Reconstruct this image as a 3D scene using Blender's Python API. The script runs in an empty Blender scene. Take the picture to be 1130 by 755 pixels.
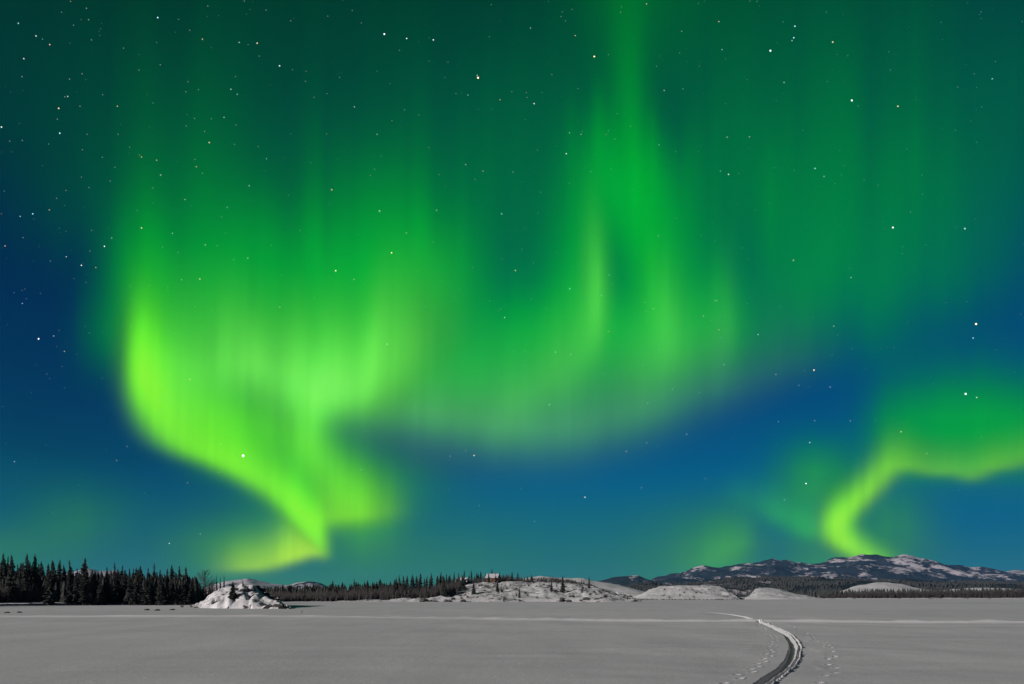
import bpy, bmesh, math, random
import numpy as np
from mathutils import Vector, Matrix

# ------------------------------------------------------------------ camera, sky, moon, exposure
scn = bpy.context.scene
COL = scn.collection
EYE = 2.0                       # camera height above the lake
F = 753.0                       # focal length in photo pixels (photo 1130 wide), horizon at row 657
cam = bpy.data.cameras.new('camera')
camo = bpy.data.objects.new('camera', cam)
COL.objects.link(camo)
cam.sensor_width = 36.0
cam.lens = 36.0*F/1130.0
cam.shift_y = (657-377.5)/1130.0
cam.clip_start = 0.1
cam.clip_end = 60000
camo.location = (0, 0, EYE)
camo.rotation_euler = (math.pi/2, 0, 0)
scn.camera = camo

scn.view_settings.view_transform = 'Standard'
scn.view_settings.look = 'None'
scn.view_settings.exposure = 0
scn.view_settings.gamma = 1
scn.cycles.transparent_max_bounces = 24
scn.cycles.volume_bounces = 0

MOON_AZ, MOON_EL = math.radians(-128), math.radians(16)
md = Vector((math.sin(MOON_AZ)*math.cos(MOON_EL), math.cos(MOON_AZ)*math.cos(MOON_EL), math.sin(MOON_EL)))
ml = bpy.data.lights.new('moonlight', 'SUN')
ml.energy = 4.6
ml.angle = math.radians(0.6)
ml.color = (1.0, 0.92, 0.91)
mo = bpy.data.objects.new('moonlight', ml)
COL.objects.link(mo)
mo.rotation_euler = md.to_track_quat('Z', 'Y').to_euler()

# ---- aurora field -------------------------------------------------------
# The sky is described by direction: U = x/y and V = z/y of the view direction, both scaled by 753
# (U to the right of north, V above the horizon).  X, Y below are those numbers shifted by a constant.
def lin(c):
    c = np.asarray(c, float)/255.0
    return np.where(c <= 0.04045, c/12.92, ((c+0.055)/1.055)**2.4)

def vnoise(x, seed):
    r = np.random.RandomState(seed).rand(4096)
    i = np.floor(x).astype(int); f = x-i; f = f*f*(3-2*f)
    return r[i % 4096]*(1-f)+r[(i+1) % 4096]*f

def vnoise2(x, y, seed):
    r = np.random.RandomState(seed).rand(256, 256)
    i = np.floor(x).astype(int); j = np.floor(y).astype(int)
    f = x-i; g = y-j; f = f*f*(3-2*f); g = g*g*(3-2*g)
    a = r[i % 256, j % 256]*(1-f)+r[(i+1) % 256, j % 256]*f
    b = r[i % 256, (j+1) % 256]*(1-f)+r[(i+1) % 256, (j+1) % 256]*f
    return a*(1-g)+b*g

def catmull(P, n):
    P = np.asarray(P, float)
    Q = np.vstack([2*P[0]-P[1], P, 2*P[-1]-P[-2]])
    out = []
    for k in range(len(P)-1):
        a, b, c, d = Q[k:k+4]
        t = np.linspace(0, 1, n, endpoint=False)[:, None]
        out.append(0.5*((2*b)+(c-a)*t+(2*a-5*b+4*c-d)*t*t+(3*b-a-3*c+d)*t**3))
    out.append(P[-1:])
    return np.vstack(out)

def curtain(X, Y, pts, hi, lo, tail=0.3, lean=0.0, ray=0.25, rs=9.0, seed=1, n=26, alpha=1.0):
    """light of one curtain: a folded foot line pts = (x, y, brightness, core height, tail height, soft foot, width)."""
    S = catmull(pts, n)
    seg = np.hypot(np.diff(S[:, 0]), np.diff(S[:, 1]))
    ds = np.append(seg, seg[-1]); arc = np.cumsum(ds)
    hi = lin(hi); lo = lin(lo)
    R = np.zeros(X.shape+(3,)); A = np.zeros(X.shape)
    m = 1+ray*2*(vnoise(arc/rs, seed)-0.5)+ray*(vnoise(arc/rs*2.7, seed+7)-0.5)
    for k in range(len(S)):
        x, y, I, h1, h2, e, w = S[k]
        if I <= 0.001: continue
        e = max(e, 2); w = max(w, 2); h1 = max(h1, 3); h2 = max(h2, 5)
        up = y-Y
        dx = X-(x+lean*up)
        g = np.exp(-(dx/w)**2)*(ds[k]/(1.7725*w))*I
        u = np.maximum(up, 0); d = np.minimum(up, 0)
        mk = 1+(m[k]-1)
        p = np.where(up >= 0, (1-tail)*np.exp(-(u/h1)**2)+tail*np.exp(-u/h2)*np.exp(-(u/(3.2*h2))**2), np.exp(-(d/e)**2))
        f = g*p*mk
        t = np.clip(u/(1.6*h1), 0, 1)
        R += f[..., None]*(lo+(hi-lo)*t[..., None]); A += f
    ry = vnoise2(X/23+9, Y/75+9, seed+2)
    tex = 1+.24*ry*(vnoise((X+.03*Y)/8, seed+40)-.5)+.10*ry*(vnoise((X+.02*Y)/3.6, seed+41)-.5)+.20*(vnoise2((X+.05*Y)/21+5, Y/130+3, seed+42)-.5)
    R = R*tex[..., None]
    return R, 1-np.exp(-A*1.9*alpha)

def hermite(x, xs, ys):
    """smooth curve through samples, no overshoot"""
    xs = np.asarray(xs, float); ys = np.asarray(ys, float)
    h = np.diff(xs); d = np.diff(ys)/h
    m = np.zeros(len(xs)); m[0] = d[0]; m[-1] = d[-1]
    for k in range(1, len(xs)-1):
        m[k] = 0 if d[k-1]*d[k] <= 0 else 2*d[k-1]*d[k]/(d[k-1]+d[k])
    x = np.clip(x, xs[0], xs[-1]); k = np.clip(np.searchsorted(xs, x)-1, 0, len(xs)-2)
    t = (x-xs[k])/h[k]
    return ((2*t**3-3*t**2+1)*ys[k]+(t**3-2*t**2+t)*h[k]*m[k]+(-2*t**3+3*t**2)*ys[k+1]+(t**3-t**2)*h[k]*m[k+1])

def glow_density(X, Y):
    gx = np.arange(-260, 1420, 20.0); gy = np.arange(-240, 720, 20.0)
    ry = sorted(GLOW); M = []
    for y in ry:
        a = [(-260, 0.0)]+GLOW[y]+[(1400, 0.0)]
        M.append(hermite(gx, [p[0] for p in a], [p[1] for p in a]))
    M = np.array(M)
    D = np.array([hermite(gy, ry, M[:, k]) for k in range(len(gx))])
    for ax in (0, 1):                                   # soften
        D = np.apply_along_axis(lambda v: np.convolve(np.pad(v, 2, 'edge'), [.06, .24, .40, .24, .06], 'valid'), ax, D)
    u = np.clip((X+260)/20, 0, len(gx)-1.001); v = np.clip((Y+240)/20, 0, len(gy)-1.001)
    i = u.astype(int); j = v.astype(int); f = u-i; g = v-j; f = f*f*(3-2*f)*.4+f*.6; g = g*g*(3-2*g)*.4+g*.6
    return (D[i, j]*(1-f)+D[i+1, j]*f)*(1-g)+(D[i, j+1]*(1-f)+D[i+1, j+1]*f)*g
def softclip(c):
    return np.where(c < 0.55, c, 0.55+0.4*np.tanh((c-0.55)/0.4))

GLOW = {
 -240: [(0, .03), (100, .03), (200, .04), (300, .04), (400, .04), (500, .05), (600, .05), (690, .12), (800, .08), (900, .07), (1000, .07), (1128, .05)],
 0: [(0, .08), (100, .09), (200, .10), (300, .10), (400, .11), (500, .11), (600, .12), (690, .29), (800, .20), (900, .19), (1000, .17), (1128, .13)],
 100: [(0, .09), (100, .12), (200, .19), (300, .13), (400, .17), (500, .19), (600, .22), (690, .17), (800, .27), (900, .31), (1000, .27), (1128, .21)],
 200: [(0, .04), (100, .16), (150, .21), (200, .41), (300, .22), (400, .53), (500, .36), (600, .29), (690, 1.15), (800, .31), (850, .51), (900, .45), (1000, .45), (1128, .21)],
 300: [(0, .00), (90, .01), (125, .19), (150, 1.11), (200, .83), (300, .94), (400, 1.20), (480, 1.13), (550, .30), (600, .38), (645, 1.20), (680, .09), (720, 1.20), (800, .33), (900, .56), (1000, .43), (1080, .27), (1128, .10)],
 370: [(0, .00), (105, .00), (128, 1.20), (150, .00), (200, 1.20), (300, 1.20), (400, 1.20), (450, .82), (520, .75), (600, 1.20), (700, 1.20), (780, 1.20), (850, .29), (950, .27), (1050, .04), (1128, .00)],
 420: [(0, .00), (110, .00), (128, .00), (145, .00), (180, .00), (250, .00), (300, .00), (360, .00), (450, 1.20), (500, 1.20), (600, .69), (700, .45), (800, .00), (850, .00), (900, .00), (950, .00), (1000, .14), (1060, .35), (1128, .16)],
 480: [(0, .00), (100, .00), (160, .00), (200, .00), (250, 1.20), (300, 1.19), (350, .00), (400, .00), (500, .00), (600, .00), (700, .00), (800, .00), (900, .00), (960, .00), (985, 1.20), (1050, 1.20), (1128, 1.20)],
 530: [(0, .06), (100, .03), (200, .00), (245, .00), (300, .21), (350, 1.20), (400, .73), (450, .52), (500, .07), (600, .00), (700, .00), (800, .00), (850, .00), (900, 1.20), (960, .00), (1000, .02), (1060, .00), (1128, .00)],
 580: [(0, .00), (60, .37), (110, .42), (150, .11), (250, .21), (300, .55), (350, .00), (400, 1.20), (450, .10), (550, .15), (700, .14), (740, .30), (770, .27), (810, .62), (850, .00), (900, .00), (935, .00), (980, .86), (1040, .00), (1128, .00)],
 610: [(0, .56), (60, .25), (150, .00), (250, .84), (300, .00), (330, .00), (400, .42), (500, .28), (650, .15), (770, .51), (800, 1.20), (850, .00), (900, .82), (960, .00), (1000, .33), (1060, .00), (1128, .00)],
 645: [(0, .07), (100, .16), (200, .17), (300, .50), (400, .29), (500, .25), (650, .14), (770, .46), (850, .02), (940, .75), (1040, .00), (1128, .00)],
 720: [(0, .03), (100, .08), (200, .09), (300, .25), (400, .14), (500, .13), (650, .07), (770, .23), (850, .01), (940, .37), (1040, .00), (1128, .00)],
}
# each curtain: layers of folds that move as one
# fold points: x, y, brightness, core height, tail height, softness of the foot, width
CURTAINS = {
'left': [
  dict(pts=[(158,362,.00,70,120,40,20),(157,398,.36,80,130,26,19),(160,428,.62,84,120,18,20),(170,460,.84,92,100,14,21),(185,480,.88,92,90,12,21),(207,493,.90,80,80,11,21),
            (238,506,.92,66,66,10,20),(270,522,.95,54,56,10,19),(298,540,.98,46,50,10,18),(321,560,1.0,42,42,10,15),(338,582,.85,38,40,10,12),(351,598,.55,36,36,9,9),(363,612,.16,36,36,9,8)],
       hi=(20,215,30), lo=(126,252,32), tail=.34, ray=.14, rs=14, seed=3),
  dict(pts=[(345,574,.35,44,40,14,13),(372,568,.55,50,50,14,16),(400,567,.62,48,50,13,20),(424,562,.30,42,50,14,20),(448,556,.0,34,50,18,18)],
       hi=(60,205,45), lo=(140,242,15), tail=.3, ray=.14, seed=5),
  dict(pts=[(404,562,.38,46,50,26,28),(384,538,.50,46,60,28,30),(352,512,.50,46,60,28,24),(326,486,.40,46,60,30,22),(298,468,.30,50,60,34,26),(250,456,.32,50,60,34,28),(205,440,.25,56,60,34,24)],
       hi=(40,205,50), lo=(112,238,42), tail=.3, ray=.2, seed=6),
  dict(pts=[(352,440,.0,40,60,24,14),(340,462,.30,50,60,24,15),(344,486,.34,50,60,26,16),(362,510,.22,50,60,26,18)],
       hi=(70,205,65), lo=(105,225,65), tail=.1, ray=.1, seed=8),
  dict(pts=[(160,385,.22,84,150,50,26),(200,400,.42,84,140,50,24),(250,400,.58,80,130,40,26),(290,404,.72,72,130,36,24),(330,424,.70,80,130,34,24),
            (368,436,.80,84,130,30,26),(405,424,.72,88,130,36,26),(440,396,.46,90,130,46,26),(475,366,.26,84,130,50,28),(512,344,.0,80,120,50,30)],
       hi=(20,200,45), lo=(108,232,76), tail=.32, ray=.26, rs=24, seed=11, lean=.02),
  dict(pts=[(190,380,.0,60,60,30,8),(212,392,.08,60,60,40,9),(240,386,.10,70,60,40,9),(268,388,.12,60,60,34,10),(292,398,.20,44,60,34,11),(322,404,.10,70,60,34,9),(356,412,.14,84,60,30,10),
            (384,420,.20,70,60,30,11),(412,408,.12,80,60,36,11),(426,350,.06,70,60,40,10),(446,372,.05,80,60,40,9),(470,360,.0,70,60,30,9)],
       hi=(60,215,60), lo=(122,236,88), tail=.2, ray=.9, rs=15, seed=17, lean=.03),
],
'tail': [
  dict(pts=[(236,628,.1,26,26,9,18),(262,625,.60,30,28,7,18),(292,624,1.0,34,30,7,16),(316,616,1.1,40,34,7,13),(334,610,1.0,52,34,8,11),(348,606,.8,56,30,8,9),(360,612,.4,50,30,8,6)],
       hi=(100,228,30), lo=(172,232,4), tail=.22, ray=.30, rs=13, seed=21, alpha=.8),
],
'middle': [
  dict(pts=[(352,486,.0,40,60,30,26),(385,480,.32,44,60,34,30),(430,482,.36,44,60,36,34),(490,492,.28,44,60,34,34),(560,500,.12,40,60,30,40),(640,496,.10,40,60,30,40),(720,474,.10,40,60,26,40),(790,448,.12,36,60,22,36),(840,428,.14,34,60,18,30),(880,412,.08,34,60,16,26),(920,398,.0,30,60,16,26)],
       hi=(60,130,85), lo=(62,96,108), tail=.1, ray=.1, seed=30, alpha=.8),
  dict(pts=[(400,444,.20,50,90,28,34),(470,452,.56,64,100,30,32),(540,464,.64,80,120,34,30),(600,468,.60,86,120,36,28),(660,462,.50,84,120,34,28),
            (720,444,.40,80,110,32,28),(780,424,.28,80,110,28,28),(830,408,.15,70,110,24,28),(880,392,.09,70,110,22,30),(930,372,.0,60,100,22,30)],
       hi=(10,185,60), lo=(84,176,90), tail=.30, ray=.26, rs=26, seed=31, alpha=.7),
  dict(pts=[(548,446,.0,46,60,36,14),(568,438,.18,50,60,34,14),(590,424,.12,50,60,34,14),(610,408,.26,60,90,40,18),(634,386,.28,66,120,40,18),(654,360,.24,74,150,40,16),(660,330,.18,70,120,44,12),(655,290,.08,70,120,50,11),(650,250,.03,70,120,50,12)],
       hi=(0,195,50), lo=(95,210,72), tail=.42, ray=.12, seed=33, alpha=.6),
  dict(pts=[(690,410,.10,60,120,44,24),(716,394,.22,70,120,44,24),(740,376,.26,70,120,44,22),(736,344,.18,70,120,50,20),(726,316,.08,60,120,50,16)],
       hi=(5,195,45), lo=(92,205,78), tail=.25, ray=.15, seed=34, lean=-.06, alpha=.6),
  dict(pts=[(728,350,.10,110,230,70,18),(716,290,.08,110,230,70,15),(704,220,.09,110,240,60,15),(694,150,.08,110,240,60,18),(688,80,.05,110,240,60,28)],
       hi=(0,185,48), lo=(0,196,50), tail=.30, ray=.12, seed=36, lean=-.06, alpha=.9),
  dict(pts=[(745,408,.08,70,120,40,24),(775,390,.18,70,130,40,22),(797,368,.18,80,140,40,14),(807,350,.08,80,140,36,9)],
       hi=(0,180,50), lo=(80,180,80), tail=.30, ray=.2, seed=35, alpha=.4),
],
'right': [
  dict(pts=[(992,630,.4,22,30,9,13),(968,621,.8,22,30,9,14),(948,611,1.1,24,30,9,14),(930,598,1.35,28,34,10,14),(919,585,1.15,30,40,12,14),(928,570,.95,28,40,12,14),(948,552,.84,27,40,10,13),(968,533,.76,30,50,10,13),
            (986,514,.62,36,60,10,14),(1004,512,.40,30,60,9,14),(1030,520,.34,26,70,7,14),(1052,518,.30,26,80,7,14),(1072,526,.34,28,80,7,14),(1095,514,.36,28,80,7,14),(1120,512,.34,28,80,7,16),(1150,502,.34,30,80,8,24),(1210,495,.30,50,80,11,26)],
       hi=(5,172,58), lo=(138,230,26), tail=.28, ray=.20, rs=14, seed=41),
  dict(pts=[(975,505,.0,50,60,16,16),(1000,514,.20,42,60,16,18),(1040,512,.28,42,80,16,20),(1075,512,.26,54,70,15,22),(1110,500,.26,54,70,14,22),(1150,494,.26,54,70,14,24),(1210,485,.40,60,90,14,26)],
       hi=(0,160,62), lo=(20,178,58), tail=.34, ray=.34, rs=18, seed=43),
  dict(pts=[(973,506,.10,100,60,20,6),(985,500,.10,110,60,20,12),(1010,495,.08,110,60,20,20)],
       hi=(0,95,80), lo=(0,150,70), tail=.1, ray=.2, seed=44, alpha=.5),
  dict(pts=[(796,538,.0,20,40,14,16),(832,552,.20,26,40,12,18),(866,572,.50,34,40,10,20),(900,592,.66,38,40,10,18)],
       hi=(0,150,80), lo=(55,190,60), tail=.3, ray=.20, seed=42, alpha=.6),
],
'small': [
  dict(pts=[(740,626,.0,18,24,14,20),(775,620,.20,24,26,14,20),(800,610,.26,30,30,13,17),(818,598,.20,30,30,12,12),(830,588,.06,26,30,12,8)],
       hi=(20,140,90), lo=(85,185,55), tail=.3, ray=.2, seed=51, alpha=.5),
],
}
def glow(X, Y):
    up = np.clip((430-Y)/150, 0, 1)*np.clip((Y+60)/160, 0, 1)
    G = glow_density(X+up*8*(vnoise(Y/60, 64)-.5), Y+up*(46*(vnoise(X/42, 65)-.5)+30*(vnoise(X/15, 66)-.5)))
    G = G*(1+.12*(vnoise(X/38+Y/300, 61)-.5)+.10*(vnoise(X/11+Y/700, 62)-.5))
    # single faint tall rays standing in the glow
    for x, y, h, w, a in ((848,232,70,7,.10),(690,90,150,20,.12),(150,250,70,22,.14),(430,240,60,40,.10),(1010,60,120,30,.03)):
        G = G+a*np.exp(-((X-x+.02*(Y-y))/w)**2-((Y-y)/h)**2)
    G = np.maximum(G, 0)
    c0 = lin((0,150,42)); c1 = lin((60,150,50))
    t = np.clip((Y-480)/120, 0, 1)[..., None]
    return G[..., None]*(c0*(1-t)+c1*t)*1.25, 1-np.exp(-G*2.0)
def field(name, X, Y):
    if name == 'glow': return glow(X, Y)
    C = 0; T = 1
    for f in CURTAINS[name]:
        c, a = curtain(X, Y, **f); C = C+c; T = T*(1-a)
    return softclip(C), 1-T
ORDER = ['glow', 'small', 'middle', 'right', 'tail', 'left']
# clear night air: colour by elevation (degrees), east side a little brighter than west
AIR = [(0,(45,104,112)),(2,(24,106,122)),(5,(4,98,132)),(9,(0,92,134)),(14,(0,76,124)),(20,(0,62,112)),(28,(0,36,84)),(42,(0,18,46)),(60,(0,10,28)),(90,(0,8,24))]

# ------------------------------------------------------------------ world: clear night air
w = bpy.data.worlds.new('World')
scn.world = w
w.use_nodes = True
nt = w.node_tree
nt.nodes.clear()
def nd(t, **k):
    n = nt.nodes.new(t)
    for a, b in k.items(): setattr(n, a, b)
    return n
def mth(op, a, b=None, clamp=False):
    n = nd('ShaderNodeMath', operation=op, use_clamp=clamp)
    for i, v in enumerate((a, b)):
        if v is None: continue
        if isinstance(v, (int, float)): n.inputs[i].default_value = v
        else: nt.links.new(v, n.inputs[i])
    return n.outputs[0]
tc = nd('ShaderNodeTexCoord')
sp = nd('ShaderNodeSeparateXYZ')
nt.links.new(tc.outputs['Generated'], sp.inputs[0])
el = mth('MULTIPLY', mth('ARCSINE', sp.outputs[2]), 2/math.pi)         # 0 at the horizon, 1 overhead
az = mth('ARCTAN2', sp.outputs[0], sp.outputs[1])
ss = mth('DIVIDE', mth('ADD', az, .65), .75, clamp=True)
ss = mth('MULTIPLY', mth('MULTIPLY', ss, ss), mth('SUBTRACT', 3, mth('MULTIPLY', ss, 2)))
low = mth('DIVIDE', mth('MULTIPLY', el, 90), 10, clamp=True)
dark = mth('SUBTRACT', 1, mth('MULTIPLY', mth('MULTIPLY', mth('SUBTRACT', 1, ss), .5), low))
cr = nd('ShaderNodeValToRGB')
nt.links.new(el, cr.inputs[0])
while len(cr.color_ramp.elements) < len(AIR): cr.color_ramp.elements.new(.5)
for k, (d, c) in enumerate(AIR):
    e = cr.color_ramp.elements[k]
    e.position = d/90.0
    e.color = (*[float(v) for v in lin(c)], 1)
# the unseen southern half of the sky is dimmed to weaken its fill light
back = mth('ADD', mth('MULTIPLY', mth('DIVIDE', mth('ADD', sp.outputs[1], .25), .7, clamp=True), .85), .15)
dark = mth('MULTIPLY', dark, back)
bg = nd('ShaderNodeBackground')
nt.links.new(cr.outputs[0], bg.inputs[0])
nt.links.new(dark, bg.inputs[1])
nt.links.new(bg.outputs[0], nd('ShaderNodeOutputWorld').inputs[0])

# ------------------------------------------------------------------ helpers
def tag(o, label=None, cat=None, group=None, kind=None):
    if label: o['label'] = label
    if cat: o['category'] = cat
    if group: o['group'] = group
    if kind: o['kind'] = kind
    return o
def link(name, me, parent=None, loc=None):
    o = bpy.data.objects.new(name, me)
    COL.objects.link(o)
    if parent: o.parent = parent
    if loc: o.location = loc
    return o
def mesh(name, V, Fc, mats, smooth=False, midx=None):
    me = bpy.data.meshes.new(name)
    me.from_pydata([tuple(map(float, v)) for v in V], [], [tuple(int(i) for i in f) for f in Fc])
    for m in (mats if isinstance(mats, (list, tuple)) else [mats]): me.materials.append(m)
    if smooth: me.polygons.foreach_set('use_smooth', [True]*len(me.polygons))
    if midx is not None: me.polygons.foreach_set('material_index', midx)
    me.update()
    return me
def grid_mesh(name, P, mat, smooth=True, keep=None):
    """P: rows x cols x 3 array of points"""
    r, c = P.shape[:2]
    me = bpy.data.meshes.new(name)
    idx = np.arange(r*c).reshape(r, c)
    Q = np.stack([idx[:-1, :-1], idx[:-1, 1:], idx[1:, 1:], idx[1:, :-1]], -1).reshape(-1, 4)
    V = P.reshape(-1, 3)
    if keep is not None:
        kf = keep.reshape(-1)[Q].any(1)
        Q = Q[kf]
        used = np.unique(Q); remap = -np.ones(r*c, int); remap[used] = np.arange(len(used))
        V = V[used]; Q = remap[Q]
    else: used = np.arange(r*c)
    me.vertices.add(len(V)); me.vertices.foreach_set('co', V.astype(np.float32).ravel())
    me.loops.add(Q.size); me.loops.foreach_set('vertex_index', Q.astype(np.int32).ravel())
    me.polygons.add(len(Q)); me.polygons.foreach_set('loop_start', np.arange(0, Q.size, 4, dtype=np.int32))
    me.polygons.foreach_set('loop_total', np.full(len(Q), 4, dtype=np.int32))
    if smooth: me.polygons.foreach_set('use_smooth', np.ones(len(Q), dtype=bool))
    me.update(calc_edges=True); me.validate()
    me.materials.append(mat)
    return me, used
def at(px, py, d):
    return Vector(((px-565)/F*d, d, EYE-(py-657)/F*d))

class Nodes:
    def __init__(s, name):
        s.m = bpy.data.materials.new(name); s.m.use_nodes = True
        s.t = s.m.node_tree; s.t.nodes.clear()
        s.out = s.t.nodes.new('ShaderNodeOutputMaterial')
    def n(s, t, ins=None, **k):
        x = s.t.nodes.new(t)
        for a, b in k.items(): setattr(x, a, b)
        for a, b in (ins or {}).items():
            if isinstance(b, bpy.types.NodeSocket): s.t.links.new(b, x.inputs[a])
            else: x.inputs[a].default_value = b
        return x
    def math(s, op, a, b=0.0, clamp=False):
        return s.n('ShaderNodeMath', {0: a, 1: b}, operation=op, use_clamp=clamp).outputs[0]
    def ramp(s, fac, stops):
        r = s.n('ShaderNodeValToRGB', {0: fac})
        while len(r.color_ramp.elements) < len(stops): r.color_ramp.elements.new(.5)
        for e, (p, c) in zip(r.color_ramp.elements, stops):
            e.position = p; e.color = (*c, 1) if isinstance(c, tuple) else (c, c, c, 1)
        return r.outputs[0]
    def noise(s, scale, detail=4, rough=.55, vec=None):
        i = {'Scale': scale, 'Detail': detail, 'Roughness': rough}
        if vec is not None: i['Vector'] = vec
        return s.n('ShaderNodeTexNoise', i).outputs['Fac']
    def coords(s, scale=(1, 1, 1)):
        g = s.n('ShaderNodeNewGeometry')
        mp = s.n('ShaderNodeMapping', {'Vector': g.outputs['Position'], 'Scale': scale})
        return mp.outputs[0]
    def slope(s):
        g = s.n('ShaderNodeNewGeometry')
        return s.n('ShaderNodeSeparateXYZ', {0: g.outputs['Normal']}).outputs[2]
    def bsdf(s, col, rough=.8, bump=None, bstr=.3, bdist=.1, spec=.3):
        i = {'Roughness': rough, 'Specular IOR Level': spec}
        if isinstance(col, bpy.types.NodeSocket): i['Base Color'] = col
        else: i['Base Color'] = (*col, 1)
        b = s.n('ShaderNodeBsdfPrincipled', i)
        if bump is not None:
            bp = s.n('ShaderNodeBump', {'Height': bump, 'Strength': bstr, 'Distance': bdist})
            s.t.links.new(bp.outputs[0], b.inputs['Normal'])
        s.t.links.new(b.outputs[0], s.out.inputs[0])
        return s.m

def m_snow(name='lake_snow', col=.56):
    k = Nodes(name)
    v = k.coords()
    grain = k.noise(9, 5, .8, v); drift = k.noise(.35, 4, .5, k.coords((1, .35, 1))); big = k.noise(.02, 3, .5, v)
    f = k.math('ADD', k.math('MULTIPLY', grain, .50), k.math('ADD', k.math('MULTIPLY', drift, .25), k.math('MULTIPLY', big, .25)))
    c = k.ramp(f, [(.30, (col*.70, col*.71, col*.72)), (.70, (col*1.22, col*1.22, col*1.22))])
    # scraped trail snow is paler, with moonlit ridge brightness painted in too (attribute 0..1)
    a = k.n('ShaderNodeAttribute', attribute_name='packed_lit')
    # scattered snow sparkles, painted into the colour as pale flecks
    vo = k.n('ShaderNodeTexVoronoi', {'Vector': v, 'Scale': 5.0}); cell = k.n('ShaderNodeSeparateColor', {0: vo.outputs['Color']}).outputs[0]
    sp_ = k.math('MULTIPLY', k.math('LESS_THAN', vo.outputs['Distance'], .16), k.math('GREATER_THAN', cell, .93))
    c = k.n('ShaderNodeMixRGB', {0: sp_, 1: c, 2: (.90, .90, .90, 1)}).outputs[0]
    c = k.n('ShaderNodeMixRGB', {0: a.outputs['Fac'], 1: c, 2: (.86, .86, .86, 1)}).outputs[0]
    h = k.math('ADD', k.math('MULTIPLY', grain, .035), k.math('MULTIPLY', drift, .10))
    return k.bsdf(c, .95, h, .7, .5, .03)
def m_bank(name, scale, rock, thr, amt=.5, snowcol=.62):
    """snow broken by bare rock and brush where the ground is steep"""
    k = Nodes(name)
    v = k.coords()
    n1 = k.noise(scale, 6, .62, v); n2 = k.noise(scale*5, 4, .6, v)
    sl = k.math('SUBTRACT', 1, k.slope())
    f = k.math('ADD', k.math('MULTIPLY', n1, .65), k.math('ADD', k.math('MULTIPLY', n2, .35), k.math('MULTIPLY', sl, amt)))
    m = k.ramp(f, [(thr-.025, 0.0), (thr+.025, 1.0)])
    sn = k.ramp(n2, [(.3, (snowcol*.9,)*3), (.7, (snowcol,)*3)])
    rk = k.ramp(n2, [(.35, tuple(x*.6 for x in rock)), (.65, rock)])
    c = k.n('ShaderNodeMixRGB', {0: m, 1: sn, 2: rk}).outputs[0]
    return k.bsdf(c, .85, n2, .5, .4/scale*.3, .05)
def m_mountain(name, sc, thr, forest=(.020, .026, .030), snow=(.47, .43, .45), zc=0.0, zs=0.0, ang=0.0):
    """conifer slopes with open snow patches; more snow higher up"""
    k = Nodes(name)
    v = k.coords((sc, sc*.35, sc*2.2)); v2 = k.coords((sc, sc*.5, sc*3))
    a = k.noise(1.0, 7, .62, v); b = k.noise(5.0, 5, .6, v2)
    g = k.n('ShaderNodeNewGeometry'); z = k.n('ShaderNodeSeparateXYZ', {0: g.outputs['Position']}).outputs[2]
    hz = k.math('MULTIPLY', k.math('SUBTRACT', z, zc), zs)
    f = k.math('ADD', k.math('ADD', k.math('MULTIPLY', a, .70), k.math('MULTIPLY', b, .30)), hz)
    m = k.ramp(f, [(thr-.025, 0.0), (thr+.03, 1.0)])
    fo = k.ramp(b, [(.3, tuple(x*.6 for x in forest)), (.7, tuple(x*1.6 for x in forest))])
    c = k.n('ShaderNodeMixRGB', {0: m, 1: fo, 2: (*snow, 1)}).outputs[0]
    return k.bsdf(c, .9, b, .4, 8, .1)
def m_plain(name, col, rough=.9, sc=3, var=.35):
    k = Nodes(name)
    g = k.n('ShaderNodeTexCoord')
    n = k.noise(sc, 3, .6, g.outputs['Object'])
    c = k.ramp(n, [(.3, tuple(x*(1-var) for x in col)), (.7, tuple(min(1, x*(1+var)) for x in col))])
    return k.bsdf(c, rough, n, .3, .05, .15)

# ------------------------------------------------------------------ aurora and stars
def m_light(name):
    k = Nodes(name)
    a = k.n('ShaderNodeAttribute', attribute_name='light')
    e = k.n('ShaderNodeEmission', {'Color': a.outputs['Color'], 'Strength': 1.0})
    inv = k.math('SUBTRACT', 1.0, a.outputs['Alpha'], True)
    cc = k.n('ShaderNodeCombineColor', {0: inv, 1: inv, 2: inv})
    t = k.n('ShaderNodeBsdfTransparent', {'Color': cc.outputs[0]})
    ad = k.n('ShaderNodeAddShader', {0: e.outputs[0], 1: t.outputs[0]})
    k.t.links.new(ad.outputs[0], k.out.inputs[0])
    k.m.cycles.emission_sampling = 'NONE'
    return k.m
M_AUR = m_light('aurora_light')
def aurora(name, part, box, step, R, wob):
    X, Y = np.meshgrid(np.arange(box[0], box[2]+step, step, dtype=float), np.arange(box[1], box[3]+step, step, dtype=float))
    C, A = field(part, X, Y)
    C = np.maximum(C, 0)
    U = (X-565)/F; V = (657-Y)/F
    n = np.sqrt(U*U+1+V*V)
    azm = np.arctan2(U, 1)
    # the sheet meanders nearer and farther like a hanging drape
    r = R*(1+wob*np.sin(azm*9+part.__len__())+wob*.5*np.sin(azm*23+1.3))
    P = np.stack([U/n*r, 1/n*r, EYE+V/n*r], -1)
    me, used = grid_mesh(name, P, M_AUR, True, (C.max(-1) > .0015) | (A > .002))
    at_ = me.color_attributes.new('light', 'FLOAT_COLOR', 'POINT')
    L = np.concatenate([C, A[..., None]], -1).reshape(-1, 4)[used]
    at_.data.foreach_set('color', L.astype(np.float32).ravel())
    return link(name, me)
tag(aurora('aurora_glow', 'glow', (-260, -240, 1400, 686), 10, 19000, .015), 'diffuse green airglow spread over most of the upper sky', 'aurora', kind='stuff')
tag(aurora('aurora_patch', 'small', (640, 480, 920, 676), 4, 17600, .01), 'small faint green patch low over the horizon left of the mountain', 'aurora', 'aurora bands')
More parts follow.
